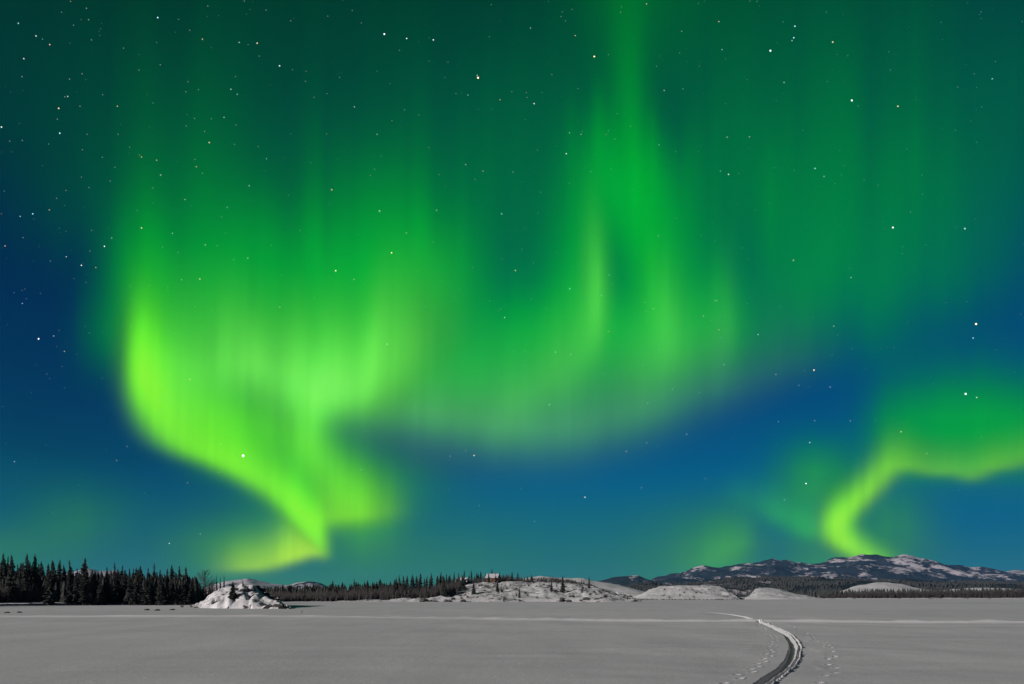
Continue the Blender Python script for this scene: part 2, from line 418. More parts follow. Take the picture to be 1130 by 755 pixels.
tag(aurora('aurora_curtain', 'right', (700, 240, 1400, 680), 4, 17000, .02), 'hooked yellow-green aurora curtain low over the right mountain', 'aurora', 'aurora bands')
tag(aurora('aurora_curtain', 'middle', (240, -240, 1060, 640), 4, 16300, .02), 'broad pale green aurora arch with tall rays across the middle of the sky', 'aurora', 'aurora bands')
tag(aurora('aurora_curl', 'tail', (150, 460, 440, 676), 3, 15600, .01), 'small yellow aurora curl just above the snowy knoll', 'aurora', 'aurora bands')
tag(aurora('aurora_curtain', 'left', (40, -120, 680, 676), 3, 15000, .02), 'brightest green aurora curtain swirling down on the left to a pointed tip', 'aurora', 'aurora bands')

# stars: (x, y, size class, tint) read off four by two tiles of the night sky
T1 = "438,49,3b 496,54,1b 51,65,2b 100,100,2w 138,124,2o 66,163,2w 171,34,1b 204,70,1b 246,55,1w 562,109,2o 714,120,3o 664,118,2t 689,124,1b 776,183,3w 435,118,1b 118,109,1b 254,111,1w 343,134,1w 386,195,1w 445,180,1w 61,213,1w 228,205,1w 193,220,1w 522,227,1o 551,249,1w 641,248,2w 659,262,2b 654,213,1w 516,255,1w 188,268,2t 180,269,1w 285,263,1t 222,295,1w 163,301,3o 159,331,1w 326,295,2o 425,286,1b 166,370,3b 4,353,3w 62,390,1w 27,392,1w 135,400,1b 242,373,1w 229,416,1w 284,437,1w 328,373,1w 360,409,1t 387,430,1o 393,436,2o 435,445,2o 446,486,2w 517,350,1w 540,329,1w 587,330,1w 622,326,2t 655,347,1w 568,365,1w 581,396,3o 651,401,1w 717,407,1w 541,443,1w 545,463,2o 562,481,1w 740,441,2b 692,516,2w 921,527,3o 907,372,1w 807,372,1b 247,521,1w 226,492,1w 306,503,1w 319,465,1w 183,529,1w 12,531,1b 4,594,1o 56,601,2b 91,594,3b 137,583,2o 157,551,1w 393,633,3o 380,584,1b 424,522,1w 514,554,2o 631,576,2b 616,602,1w 479,648,2t 310,661,2b 290,684,3w 250,697,1w 254,640,1w 184,713,2w 226,737,3w 266,743,2o 140,725,1w 64,660,1w 14,683,2o 451,686,1w 495,701,1w 570,680,2w 626,648,1b 603,683,1w 688,717,2w 649,721,1w 833,640,1w 753,681,1w 915,566,1b 800,542,1w 932,752,4o 910,45,1w 739,28,1w 678,3,1w 196,4,1o 240,23,1w 577,17,1w 812,194,1w 850,198,1w 848,226,1w 908,260,1w 872,270,1w 720,156,1w 527,84,1w 807,58,1w 943,215,1w 863,452,1b"
T2 = "111,95,4v 173,107,3w 153,140,1w 247,111,3w 288,173,1o 371,216,5o 369,209,2w 403,102,1w 517,78,2b 605,33,1b 602,46,1w 632,26,1b 641,99,2o 694,157,4o 614,58,1w 127,232,1b 28,297,2w 22,29,1w 47,64,1w 132,335,1w 207,319,1w 91,373,2t 167,305,1w 343,264,2b 310,260,1w 432,277,2o 465,255,1w 505,257,1o 507,271,1w 549,257,1b 527,288,3w 503,332,1b 576,207,1w 649,246,1w 625,369,2w 661,365,1o 657,373,2b 616,427,3w 536,417,1w 733,363,1b 727,373,1o 751,386,1w 757,316,1b 795,351,1w 733,152,1w 770,19,1b 767,34,1w 839,11,2o 888,251,2w 941,247,1b 874,402,2b 920,421,1w 867,184,1w 740,470,1b 685,477,1w 625,509,1w 545,534,1w 337,457,2w 385,475,2o 363,498,1w 468,478,2b 263,485,1w 102,433,1b 84,470,1w 72,487,1w 98,586,3w 256,584,2w 437,594,3b 538,591,1w 500,635,1w 172,647,2w 131,702,4o 40,651,1b 247,672,1w 475,751,3o 589,701,1w 493,693,1w 439,720,1w 357,743,1w 525,730,1w 694,613,1b 872,655,2b 801,527,1w 922,605,1w 931,147,1w 937,87,1w 408,13,1w 235,410,1w 279,215,1w 91,198,1w 235,170,1w"
T3 = "109,60,2o 118,138,2b 52,10,1b 5,87,1w 195,3,1w 215,4,1w 320,73,3b 317,105,3b 312,113,2b 287,61,1w 407,33,1b 425,117,3o 252,141,4w 290,229,2w 268,279,1o 410,226,1b 187,222,1w 128,288,1w 478,279,4w 496,294,1w 606,295,3o 585,194,1w 467,155,1w 581,144,1w 818,205,1w 868,219,2b 877,171,1w 772,242,1b 839,297,1w 951,60,1w 837,33,1w 726,62,1w 342,362,1w 132,381,2w 194,380,2w 53,421,1w 445,417,1w 631,414,1w 455,460,1w 263,466,1b 318,473,1w 376,468,3b 401,490,2w 431,510,1w 449,486,1w 512,501,1w 551,514,1w 673,486,1w 675,539,1b 136,484,3w 113,475,2b 164,482,1b 641,589,1w 445,627,1o 592,632,4w 792,635,3w 822,607,1w 619,685,1w 618,704,1w 684,680,1w 61,654,1o 90,618,1w 99,669,1w 173,689,1w 191,719,1w 316,723,3o 360,749,1w 473,745,1w 209,584,1w 249,565,1w 9,247,1w 55,184,1w 766,362,1w 825,395,1w 128,164,1w"
T4 = "69,48,1b 61,52,1b 112,60,1o 62,88,2b 73,75,1w 205,19,1w 239,29,1w 39,58,1w 107,186,4v 149,178,2w 179,221,2o 164,163,1w 138,297,1b 130,284,1b 179,322,1b 173,263,1w 87,335,1w 7,374,1w 283,296,1b 248,170,1w 353,485,2b 324,524,2o 295,493,1w 40,527,2w 16,476,1w 128,482,1w 218,592,1w 147,668,1w 401,614,1w 521,586,2o 606,558,2w 556,728,2w 470,754,3w 612,478,2t 675,511,6c 527,299,3o 485,171,1w 364,152,1w 541,97,1w 588,104,1w 555,20,3o 504,22,2b 414,37,1w 362,40,1w 466,42,1w 777,98,2o 893,320,1w 837,374,1w 775,480,1w 819,611,1w 782,9,1w 872,73,1w"
T5 = "27,21,2w 266,24,1w 318,49,1w 121,98,1o 185,100,1w 224,96,1w 305,69,1w 243,169,1w 119,201,3t 445,127,3t 404,81,1w 434,103,1w 519,76,1o 560,103,1w 626,47,3b 714,66,2b 735,9,2b 834,85,1w 837,109,1b 858,103,2o 734,166,2o 586,223,3t 629,229,2o 502,220,1w 470,222,1w 501,260,1w 427,271,1w 717,284,1w 779,284,1w 829,259,1w 912,271,1w 911,327,2w 880,342,1w 842,365,2w 823,375,1w 712,380,1w 569,369,3w 364,356,1o 378,363,1w 195,374,1w 286,405,1w 319,443,1w 230,459,1w 56,442,1w 66,442,1w 337,497,2w 294,512,2w 291,521,1w 360,510,4o 420,529,1w 204,524,1w 46,549,2w 462,563,1w 491,602,2w 289,606,1w 375,649,2w 355,677,1w 528,693,2w 668,626,4o 619,546,1w 577,650,1w 783,499,3o 699,472,1w 839,475,2w 950,451,2w 825,600,2w 871,484,1w 606,455,1w 893,646,1w 873,216,1w 770,204,1w"
T6 = "476,16,2w 97,81,2b 103,80,2o 66,123,2w 109,161,2o 116,184,1w 88,135,1w 187,89,1o 218,174,3b 279,96,1w 372,125,1w 428,151,2w 439,176,1w 183,227,1w 123,258,2w 267,285,2w 331,315,2b 373,273,4o 347,275,1w 418,320,2w 479,214,1w 423,231,1w 517,269,1w 557,213,1w 595,210,1w 55,335,2w 165,324,1w 165,418,1w 274,416,2w 375,413,2w 416,424,1w 474,414,2w 361,474,3w 20,451,1w 72,574,2w 154,665,1o 236,667,1b 291,633,2w 351,588,4w 615,444,3o 594,487,1w 686,505,2o 640,535,1w 704,311,1w 794,339,5w 825,349,3o 823,145,5o 815,184,3b 635,139,1w 798,83,1b 739,85,1w 947,118,1w 930,278,1w 544,411,1b 150,461,1w 269,480,1w 623,634,1w 774,606,1w 837,459,1w 358,319,1w"
TINT = {'w': (.9, 1, .95), 'b': (.45, .75, 1), 'o': (1, .68, .42), 't': (.6, 1, .95), 'v': (.92, .88, 1), 'c': (.85, 1, 1)}
TN = {'w': 'white', 'b': 'bluish', 'o': 'orange', 't': 'pale turquoise', 'v': 'violet-white', 'c': 'white'}
def m_star(name, col, s):
    k = Nodes(name)
    e = k.n('ShaderNodeEmission', {'Color': (*col, 1), 'Strength': s})
    ad = k.n('ShaderNodeAddShader', {0: e.outputs[0], 1: k.n('ShaderNodeBsdfTransparent').outputs[0]})
    k.t.links.new(ad.outputs[0], k.out.inputs[0])
    k.m.cycles.emission_sampling = 'NONE'
    return k.m
OCT = [(1,0,0),(-1,0,0),(0,1,0),(0,-1,0),(0,0,1),(0,0,-1)]
OCF = [(0,2,4),(2,1,4),(1,3,4),(3,0,4),(2,0,5),(1,2,5),(3,1,5),(0,3,5)]
STARS = []
for T, ox, oy in ((T1,0,0),(T2,380,0),(T3,750,0),(T4,0,300),(T5,380,300),(T6,750,300)):
    for t in T.split():
        a, b, c = t.split(',')
        STARS.append((ox+int(a)/2.516, oy+int(b)/2.516, int(c[0]), c[1]))
SR = 13000.0
SIZE = {1: .34, 2: .46, 3: .52, 4: .68, 5: .85, 6: 1.5}
POW = {1: .22, 2: .42, 3: .8, 4: 1.3, 5: 1.6, 6: 2.2}
order = sorted(range(len(STARS)), key=lambda i: -STARS[i][2])
smesh = {}
BRIGHT = {(269,503): 'largest white star shining through the lower left green curtain',
 (424,38): 'bright violet-white star high in the sky left of centre', (527,86): 'bright pale orange star high above the middle of the arch',
 (656,62): 'bright warm star beside the tall upper ray', (850,56): 'bright white star high on the right side',
 (940,111): 'bright white star in the upper right green glow', (985,251): 'bright white star in open green glow right of the faint thin ray',
 (43,374): 'bright violet-white star in the dark blue patch at far left', (370,299): 'bright orange star above the brightest part of the left curtain',
 (432,279): 'bright orange star over the right end of the left curtain', (523,503): 'bright orange star just below the green arch',
 (645,549): 'bright orange star low in the blue gap between the two curtains', (898,409): 'bright orange star at the right end of the dark arch edge',
 (890,534): 'bright white star beside the hooked right curtain', (1066,435): 'bright white star above the right end of the right curtain',
 (1077,358): 'bright orange star in the dark teal sky at far right'}
def star_dir(x, y):
    v = Vector(((x-565)/F, 1, (657-y)/F)); v.normalize(); return v
def star_pos(x, y): return star_dir(x, y)*SR+Vector((0, 0, EYE))
rest = []
for rank, i in enumerate(order):
    x, y, c, tn = STARS[i]
    if rank >= 300: rest.append((x, y, c)); continue
    if (c, tn) not in smesh:
        smesh[(c, tn)] = mesh('star', OCT, OCF, m_star('star_light_%s_%d' % (tn, c), TINT[tn], POW[c]))
    o = link('star', smesh[(c, tn)], loc=star_pos(x, y))
    s = SIZE[c]*SR/F*math.sqrt(1+((x-565)/F)**2+((657-y)/F)**2)*.8
    o.scale = (s, s, s)
    lab = None
    for (bx, by), L in BRIGHT.items():
        if c >= 4 and abs(bx-x) < 4 and abs(by-y) < 4: lab = L
    if not lab:
        lab = {1: 'tiny faint %s point star in the night sky', 2: 'small %s star in the night sky', 3: 'medium bright %s star in the night sky'}.get(c, 'bright %s star in the night sky') % TN[tn]
    tag(o, lab, 'star', 'stars in the night sky')
rs = random.Random(4)
for _ in range(420):
    y = 330*rs.random()**1.0*1.75; x = rs.uniform(-120, 1250)
    rest.append((x, y, 0))
V = []; Fc = []
for x, y, c in rest:
    p = star_pos(x, y); s = (.42 if c else rs.uniform(.2, .34))*SR/F
    b = len(V); V += [tuple(p+Vector(v)*s) for v in OCT]; Fc += [tuple(b+i for i in f) for f in OCF]
tag(link('faint_stars', mesh('faint_stars', V, Fc, m_star('faint_star_light', (.6, .85, .85), .12))), 'faintest pinprick stars scattered thinly over the whole sky', 'stars', kind='stuff')

# ------------------------------------------------------------------ frozen lake
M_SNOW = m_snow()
PATH = [(-60,-30),(-16,-14),(-4,0),(1.5,8),(5.6,15.4),(7.78,19.5),(9.8,23.9),(11.5,28),(14.0,35),(17.0,45.6),(19.6,55.8),(21.3,63),(22.6,72),(22.9,84),(21,110),(10,160)]
def path_x(y): return hermite(np.asarray(y, float), [p[1] for p in PATH], [p[0] for p in PATH])
def bump2(q, c, w): return np.exp(-((q-c)/w)**2)
def build_lake():
    ys = [-400, -200, -90, -40, -20, -8, 2, 8, 11]
    y = 12.5
    while y < 110:
        ys.append(y); y += min(.045 if y < 22 else .07 if y < 30 else y*y/1506/3.2, .55)
    while y < 9000:
        ys.append(y); y *= 1.045
    ys.append(9000.0)
    ys = np.array(ys)
    off = [-.0]
    q = 0.0
    while q < 1.6: off.append(q); q += .022 if q < .6 else .04
    while q < 9000: off.append(q); q += max(.07, (q-1.4)*.14)
    off.append(9000.0)
    off = np.unique(np.array([-a for a in off]+off))
    Yg, Og = np.meshgrid(ys, off, indexing='ij')
    px = path_x(ys); dx = np.gradient(px, ys)
    cs = 1/np.sqrt(1+dx**2)
    Xg = px[:, None]+Og
    q = Og*cs[:, None]
    s = np.cumsum(np.append(0, np.hypot(np.diff(ys), np.diff(px))))[:, None]+0*q
    near = np.exp(-(np.maximum(q*0+Yg-84, 0)/18)**2)*(Yg > -300)
    rough = vnoise2(q*9+50, s*6, 71)-.5; rough2 = vnoise2(q*3+90, s*1.3, 72)-.5
    wv = .04*(vnoise(s*.7, 73)-.5)+.012*(vnoise(s*4, 70)-.5)
    qq = q+wv
    # snow machine trough, spoil on its right edge and a second narrow groove beside it
    tr = -.13*np.clip((.13-np.abs(qq))/.03, 0, 1)
    z = tr+.035*bump2(qq, .165, .028)
    z += -.05*np.clip((.03-np.abs(qq-.235))/.015, 0, 1)+(.045+.07*rough)*bump2(qq, .29, .035)
    z += (.05*rough)*np.exp(-((qq-.24)/.09)**2)*(np.abs(qq) > .145)+.05*rough*(np.abs(qq) <= .145)
    z += .03*rough2*np.exp(-((qq-.9)/.3)**2)*np.clip((rough2-.05)*6, 0, 1)
    # boot prints on both sides
    r = np.random.RandomState(9)
    for side, sp, wd in ((-.68, .85, .12), (1.22, .85, .14)):
        for k, s0 in enumerate(np.arange(s[ys > 11.5][0][0], s[ys < 46][-1][0], sp)):
            c = side+(.10 if k % 2 else -.10)+r.uniform(-wd, wd)*.6; s1 = s0+r.uniform(-.12, .12)
            m = (np.abs(s-s1) < .6) & (np.abs(q-c) < .6)
            if not m.any() or r.rand() < .34: continue
            d = ((q[m]-c)/.065)**2+((s[m]-s1)/.13)**2
            z[m] += -.07*np.exp(-d**2)+.018*np.exp(-((np.sqrt(d)-1.5)/.35)**2)
    z *= near*np.where(Yg > 58, np.exp(-((Yg-58)/12)**2)*.9+.1, 1)
    # the old trail crossing the whole bay
    ty = 53.5-.0125*Xg+0.0*Xg
    lx = np.where(Xg < 0, 55.3+(-Xg)*.115*np.clip(-Xg/60, 0, 1.2), 55.3-.19*Xg+.0024*Xg*Xg*np.clip(1.0-Xg/160, .2, 1))
    lx = hermite(Xg.ravel(), [-300,-60,-42,-21,0,15,25,36.5,70,300], [86,66,63,61.6,55.3,52.2,51,49,46,20]).reshape(Xg.shape)
    t = Yg-lx
    fade = np.clip((Xg+64)/16, 0, 1)
    z += fade*(1+.4*(vnoise(Xg*1.1, 75)-.5))*(.20*np.where(t < 0, np.exp(-(t/.7)**2), np.exp(-(t/.3)**2)))
    t2 = t+4.2+.02*Xg
    z += .045*np.clip((Xg-6)/10, 0, 1)*np.exp(-(t2/.35)**2)*(vnoise(Xg*.8, 76))
    # gentle drifts
    far = 1/(1+(Yg/220)**2)
    z += far*(.14*(vnoise2(Xg/9+40, Yg/5+40, 77)-.5)+.035*(vnoise2(Xg/3.1+60, Yg/1.4+60, 74)-.5)+.022*(vnoise2(Xg/1.3+90, Yg/.9+90, 78)-.5)*(np.abs(Yg) < 90))*np.clip((np.abs(q)-.2)/1.2, .25, 1)
    z += -.07*np.exp(-((Xg+11.2)/.35)**2-((Yg-17.6)/.5)**2)+.04*np.exp(-((Xg+11.1)/.3)**2-((Yg-17.1)/.4)**2)
    P = np.stack([Xg, Yg, z], -1)
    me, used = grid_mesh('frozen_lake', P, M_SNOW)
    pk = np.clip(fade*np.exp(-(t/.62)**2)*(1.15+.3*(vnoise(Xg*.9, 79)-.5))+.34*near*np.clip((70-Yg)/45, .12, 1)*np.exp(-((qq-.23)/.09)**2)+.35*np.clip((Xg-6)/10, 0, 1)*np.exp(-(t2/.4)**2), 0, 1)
    at_ = me.attributes.new('packed_lit', 'FLOAT', 'POINT'); at_.data.foreach_set('value', pk.reshape(-1)[used].astype(np.float32))
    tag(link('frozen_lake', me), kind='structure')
build_lake()

# ------------------------------------------------------------------ landforms
LAND = {}
def landform(name, ridge, mat, rows=26, amp=.3, ns=.25, seed=1, power=.75, back=None, colstep=1.0, kind='structure', sharp=0.0):
    """a hill or shore: ridge = (photo column, ridge row, distance of its foot, distance of its ridge)"""
    R = np.array(ridge, float)
    x = np.arange(R[0, 0], R[-1, 0]+colstep, colstep)
    ry = hermite(x, R[:, 0], R[:, 1]); d0 = hermite(x, R[:, 0], R[:, 2]); d1 = hermite(x, R[:, 0], R[:, 3])
    zr = EYE-(ry-657)/F*d1
    tt = np.concatenate([np.linspace(0, 1, rows), 1+np.linspace(.12, 1.4, 9)])
    T, _x = np.meshgrid(tt, x, indexing='ij')
    D = d0+(d1-d0)*T
    Xw = (_x-565)/F*D
    prof = np.where(T <= 1, np.clip(T, 0, 1)**power, np.clip(1-((T-1)/1.4)**1.5, 0, 1))
    n = (vnoise2(Xw*ns+31, D*ns+17, seed)-.5)*1.0+(vnoise2(Xw*ns*2.3+31, D*ns*2.3+17, seed+1)-.5)*.5+(vnoise2(Xw*ns*5.7+31, D*ns*5.7+17, seed+2)-.5)*.25
    if sharp: n = n*(1-sharp)+sharp*(np.abs(vnoise2(Xw*ns*1.7+11, D*ns*1.7+7, seed+3)-.5)*2-.3)
    env = np.clip(T*5, 0, 1)*np.clip((2.4-T)*2, 0, 1)
    Z = -.15+(zr+.15)*prof+amp*n*env
    # nothing on the near slope rises over the ridge line drawn in the photograph
    lim = EYE+(zr-EYE)/d1*D
    Z = np.where(T < .98, np.minimum(Z, lim-.02*D/100), Z)
    P = np.stack([Xw, D, Z], -1)
    me, _ = grid_mesh(name, P, mat)
    o = link(name, me)
    tag(o, kind='structure')
    LAND.setdefault(name, []).append((x, d0, d1, tt, Z))
    return o
def ground(name, px, d):
    """height of a landform under photo column px at distance d; lake level elsewhere"""
    h = 0.0
    for x, d0, d1, tt, Z in LAND.get(name, []):
        if px < x[0] or px > x[-1]: continue
        i = int(np.clip(round((px-x[0])/(x[1]-x[0])), 0, len(x)-1))
        t = (d-d0[i])/(d1[i]-d0[i])
        if t < 0 or t > 2.4: continue
        h = max(h, float(np.interp(t, tt, Z[:, i])))
    return h
ROCK = (.09, .08, .075)
M_KNOLL = m_bank('knoll_snow_and_rock', .55, (.06, .056, .055), .625, .18)
M_SHORE = m_bank('shore_snow_and_brush', .22, (.085, .08, .078), .575, .7)
M_DOME = m_bank('dome_snow', .20, (.12, .11, .105), .66, .9)
M_BANK = m_snow('left_bank_snow', .7)  # snow of the left bank, a paler mix than on the lake
M_FOOT = m_mountain('foothill_woods', .018, .585)
M_MOUNT = m_mountain('mountain_slopes', .0075, .545, zc=140, zs=.0002)
M_PEAK = m_mountain('snowy_peak', .007, .45)
# the wooded land on the left
landform('left_shore', [(-420,655,60,90),(-140,652,100,150),(-40,650,126,180),(60,651,134,190),(120,652,140,190),(200,653,150,200),(260,656,170,210),(300,658.5,200,230)], M_BANK, amp=.25, ns=.08, seed=101, power=.6)
landform('rocky_knoll', [(212,670,106,112),(222,666,106,114),(232,656,106,115),(240,651,105,117),(247,648,105,118),(253,647.5,104,119),(260,647,104,119),(264,645,104,120),(268,643.5,104,120),(274,645,104,120),(279,645.5,103,120),(284,648,103,119),(289,653,103,118),(295,658,102,116),(302,661.5,101,113),(306,662.5,101,111),(311,667,100,108),(315,669,100,105),(320,672.5,100,103)],
         M_KNOLL, rows=44, amp=1.35, ns=.36, seed=111, power=.62, colstep=.6, sharp=.5)
landform('middle_shore', [(285,660,205,260),(340,656,214,280),(400,654,216,290),(440,652,212,300),(455,660,208,250),(480,655,206,275),(500,648,206,285),(520,644,206,290),(545,642,206,295),(570,641.5,208,300),(600,642,208,300),(630,643,206,300),(655,647,202,290),(668,651,200,280),(682,655,200,270),(694,659,200,250),(706,663.5,205,225)],
         M_SHORE, rows=40, amp=1.9, ns=.17, seed=121, power=.7, sharp=.2)
landform('snowy_ridge', [(548,646,420,470),(566,641,420,480),(582,638,420,500),(600,636,420,500),(622,637,420,500),(642,638,420,500),(656,641,420,500),(676,644,420,500),(700,650,420,480),(730,658.5,420,470)], M_DOME, amp=1.2, ns=.06, seed=131)
landform('snow_dome', [(690,663,300,340),(700,659,300,350),(708,655,300,360),(720,650,300,370),(740,646.5,300,380),(760,645.5,300,380),(780,646.5,300,380),(797,649,300,375),(808,654,300,360),(817,661,300,340)], M_DOME, rows=34, amp=1.5, ns=.13, seed=141, power=.62)
landform('snow_dome', [(820,662,330,360),(829,655,330,380),(836,650,330,390),(845,648.5,330,400),(858,650,330,400),(872,654,330,400),(890,657.5,330,390),(915,661.5,330,380)], M_DOME, rows=30, amp=1.3, ns=.13, seed=151, power=.62)
landform('right_shore', [(770,660.5,370,420),(800,659.5,370,420),(880,658.5,372,430),(920,656,372,440),(1000,655,372,450),(1130,654,372,450),(1500,652,360,450)], M_SHORE, amp=.6, ns=.08, seed=161, power=.6)
landform('snow_dome', [(915,656,520,560),(930,651,520,580),(950,645,520,600),(972,642.5,520,610),(992,644,520,610),(1010,649,520,600),(1030,651.5,520,600),(1060,650,520,610),(1085,648,520,610),(1110,650,520,600),(1140,652,520,600),(1260,653,520,600)], M_DOME, amp=1.6, ns=.05, seed=171)
landform('wooded_foothills', [(615,658,800,1000),(640,654,800,1000),(680,650,800,1100),(712,646,800,1150),(745,646,800,1200),(780,643,800,1250),(815,637,800,1300),(850,637,800,1300),(880,639,800,1300),(920,639,800,1300),(960,641,800,1300),(1000,642,800,1300),(1060,643,800,1300),(1140,645,800,1300),(1400,646,800,1300)], M_FOOT, rows=30, amp=9, ns=.012, seed=181, power=.8)
landform('snowy_peak', [(10,652,3000,3600),(40,642,3000,3600),(80,631,3000,3600),(98,628,3000,3600),(112,630.5,3000,3600),(126,630,3000,3600),(150,640,3000,3600),(175,652,3000,3600)], M_PEAK, rows=26, amp=14, ns=.004, seed=191)
landform('snowy_peak', [(215,655,3000,3600),(235,646,3000,3600),(252,641.5,3000,3600),(263,640.5,3000,3600),(272,639,3000,3600),(284,641.5,3000,3600),(300,645,3000,3600),(316,646.5,3000,3600),(330,643,3000,3600),(342,641,3000,3600),(352,642.5,3000,3600),(366,648,3000,3600),(400,652,3000,3600),(430,657,3000,3600)], M_PEAK, rows=26, amp=14, ns=.004, seed=195)
landform('low_mountain', [(640,650,2600,3300),(656,643,2600,3300),(669,641,2600,3300),(682,638.6,2600,3300),(693,637.5,2600,3300),(703,635.7,2600,3300),(712,638,2600,3300),(722,640.5,2600,3300),(743,638,2600,3300),(775,638,2600,3300),(830,645,2600,3300)], M_MOUNT, rows=40, amp=22, ns=.004, seed=201)
landform('mountain', [(700,648,3300,4500),(725,641,3300,4500),(743,637.8,3300,4500),(756,634,3300,4500),(764,629,3300,4500),(770,626.6,3300,4500),(780,625,3300,4500),(790,625.5,3300,4500),(803,624,3300,4500),(815,622,3300,4500),(836,618.7,3300,4500),(847,616,3300,4500),(853,614.8,3300,4500),(860,616.3,3300,4500),(875,617.6,3300,4500),(887,618.5,3300,4500),(910,618,3300,4500),(923,615.5,3300,4500),(935,614,3300,4500),(953,612,3300,4500),(975,612.4,3300,4500),(997,611.7,3300,4500),(1006,612.8,3300,4500),(1015,615,3300,4500),(1037,620,3300,4500),(1059,624,3300,4500),(1074,629,3300,4500),(1095,631.5,3300,4500),(1130,634,3300,4500),(1200,650,3300,4500)],
         M_MOUNT, rows=70, amp=60, ns=.0035, seed=211, power=.85)
landform('mountain', [(1040,645,4300,5400),(1062,629,4300,5400),(1080,629.5,4300,5400),(1090,629.5,4300,5400),(1106,629.5,4300,5400),(1120,627.5,4300,5400),(1132,628,4300,5400),(1160,630,4300,5400),(1220,636,4300,5400),(1400,645,4300,5400)], M_PEAK, rows=40, amp=40, ns=.003, seed=221)

# thin night haze: one closed box round everything but the sky
hz = Nodes('haze_air')
pv = hz.n('ShaderNodeVolumePrincipled', {'Color': (.14, .45, 1.0, 1), 'Density': 3.2e-5, 'Anisotropy': 0.0})
hz.t.links.new(pv.outputs[0], hz.out.inputs['Volume'])
zt, b_ = 300.0, 9300.0
hv = [(-b_, -b_, -2), (b_, -b_, -2), (b_, b_, -2), (-b_, b_, -2), (-b_, -b_, zt), (b_, -b_, zt), (b_, b_, zt), (-b_, b_, zt)]
hf = [(0, 3, 2, 1), (4, 5, 6, 7), (0, 1, 5, 4), (1, 2, 6, 5), (2, 3, 7, 6), (3, 0, 4, 7)]
tag(link('haze', mesh('haze', hv, hf, hz.m)), 'thin bluish night haze lying over the lake and mountains', 'haze', kind='stuff')

# ------------------------------------------------------------------ trees
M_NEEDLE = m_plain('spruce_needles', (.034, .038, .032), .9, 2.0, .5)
M_NEEDLE2 = m_plain('spruce_needles_misted', (.042, .046, .044), .9, 2.0, .5)  # mist over the far woods is put into this lighter needle colour
M_BARK = m_plain('bark', (.055, .042, .034), .95, 3, .4)
M_TWIG = m_plain('willow_twigs', (.050, .046, .043), .95, 1, .45)
M_TWIG2 = m_plain('pale_twigs', (.12, .105, .095), .95, 1, .4)
M_STONE = m_bank('stone', 2.2, (.06, .057, .055), .50, .6)

def tube(V, Fc, pts, rads, n=5):
    b = len(V)
    for (p, r) in zip(pts, rads):
        for k in range(n):
            a = 2*math.pi*k/n
            V.append((p[0]+r*math.cos(a), p[1]+r*math.sin(a), p[2]))
    for i in range(len(pts)-1):
        for k in range(n):
            Fc.append((b+i*n+k, b+i*n+(k+1) % n, b+(i+1)*n+(k+1) % n, b+(i+1)*n+k))
def spruce_meshes(seed, h=10.0, R=1.15, bare=.06, ragged=.35, dens=3.4):
    r = random.Random(seed)
    bend = [(r.uniform(-.12, .12)*t*t, r.uniform(-.12, .12)*t*t, h*t) for t in (0, .25, .5, .75, 1)]
    TV, TF = [], []
    tube(TV, TF, bend, [.15, .12, .09, .05, .012])
    V, Fc = [], []
    def axis(z):
        t = z/h; k = min(3, int(t*4)); f = t*4-k
        return [bend[k][i]*(1-f)+bend[k+1][i]*f for i in range(2)]
    z = h*bare
    gap = [r.uniform(0, 2*math.pi) for _ in range(6)]
    while z < h*.985:
        t = z/h
        rad = R*((1-t)**.80)*min(1, .55+t*4)*(1+ragged*(r.random()-.5)*1.6)+.05
        ax, ay = axis(z)
        nb = r.choice((6, 7, 8)) if t < .8 else 5
        a0 = r.uniform(0, 6.28)
        for k in range(nb):
            a = a0+2*math.pi*k/nb+r.uniform(-.3, .3)
            L = rad*r.uniform(.55, 1.15)
            if r.random() < .12: L *= .5
            dr = .32+.25*(1-t)
            ca, sa = math.cos(a), math.sin(a)
            wd = L*.26+.05
            tip = (ax+ca*L, ay+sa*L, z-L*dr*r.uniform(.6, 1.3)+(.08*L))
            m1 = (ax+ca*L*.55-sa*wd, ay+sa*L*.55+ca*wd, z-L*dr*.65-r.uniform(.03, .14))
            m2 = (ax+ca*L*.55+sa*wd, ay+sa*L*.55-ca*wd, z-L*dr*.65-r.uniform(.03, .14))
            top = (ax+ca*.04, ay+sa*.04, z+.10)
            hang = (ax+ca*L*.6, ay+sa*L*.6, z-L*dr*.7-.18-.2*r.random())
            b = len(V); V += [top, m1, tip, m2, hang]
            Fc += [(b, b+1, b+2), (b, b+2, b+3), (b, b+2, b+4)]
        z += h/(dens*h)*r.uniform(.7, 1.25)*(.75 if t > .7 else 1)
    ax, ay = axis(h*.97); b = len(V)
    V += [(ax-.06, ay, h*.93), (ax+.06, ay, h*.93), (ax, ay+.06, h*.93), (ax, ay, h*1.02)]; Fc += [(b, b+1, b+3), (b+1, b+2, b+3), (b+2, b, b+3)]
    return (TV, TF), (V, Fc)
NEAR = []
for k in range(9):
    T, Cn = spruce_meshes(300+k, R=(1.25, 1.5, 1.75, 1.0, 1.45, 1.9, 1.2, 1.6, 1.35)[k], bare=(.04, .1, .03, .12, .05, .03, .2, .08, .06)[k], ragged=(.3, .5, .35, .6, .4, .3, .7, .45, .5)[k])
    NEAR.append((mesh('trunk', *T, M_BARK), mesh('crown', *Cn, M_NEEDLE)))
FAR = []
for k in range(5):
    T, Cn = spruce_meshes(340+k, R=(1.3, 1.6, 1.9, 1.2, 1.5)[k], dens=2.2)
    off = len(T[0]); V = T[0]+Cn[0]; Fc = T[1]+[tuple(i+off for i in f) for f in Cn[1]]
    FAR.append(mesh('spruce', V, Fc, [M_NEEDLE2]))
rt = random.Random(77)
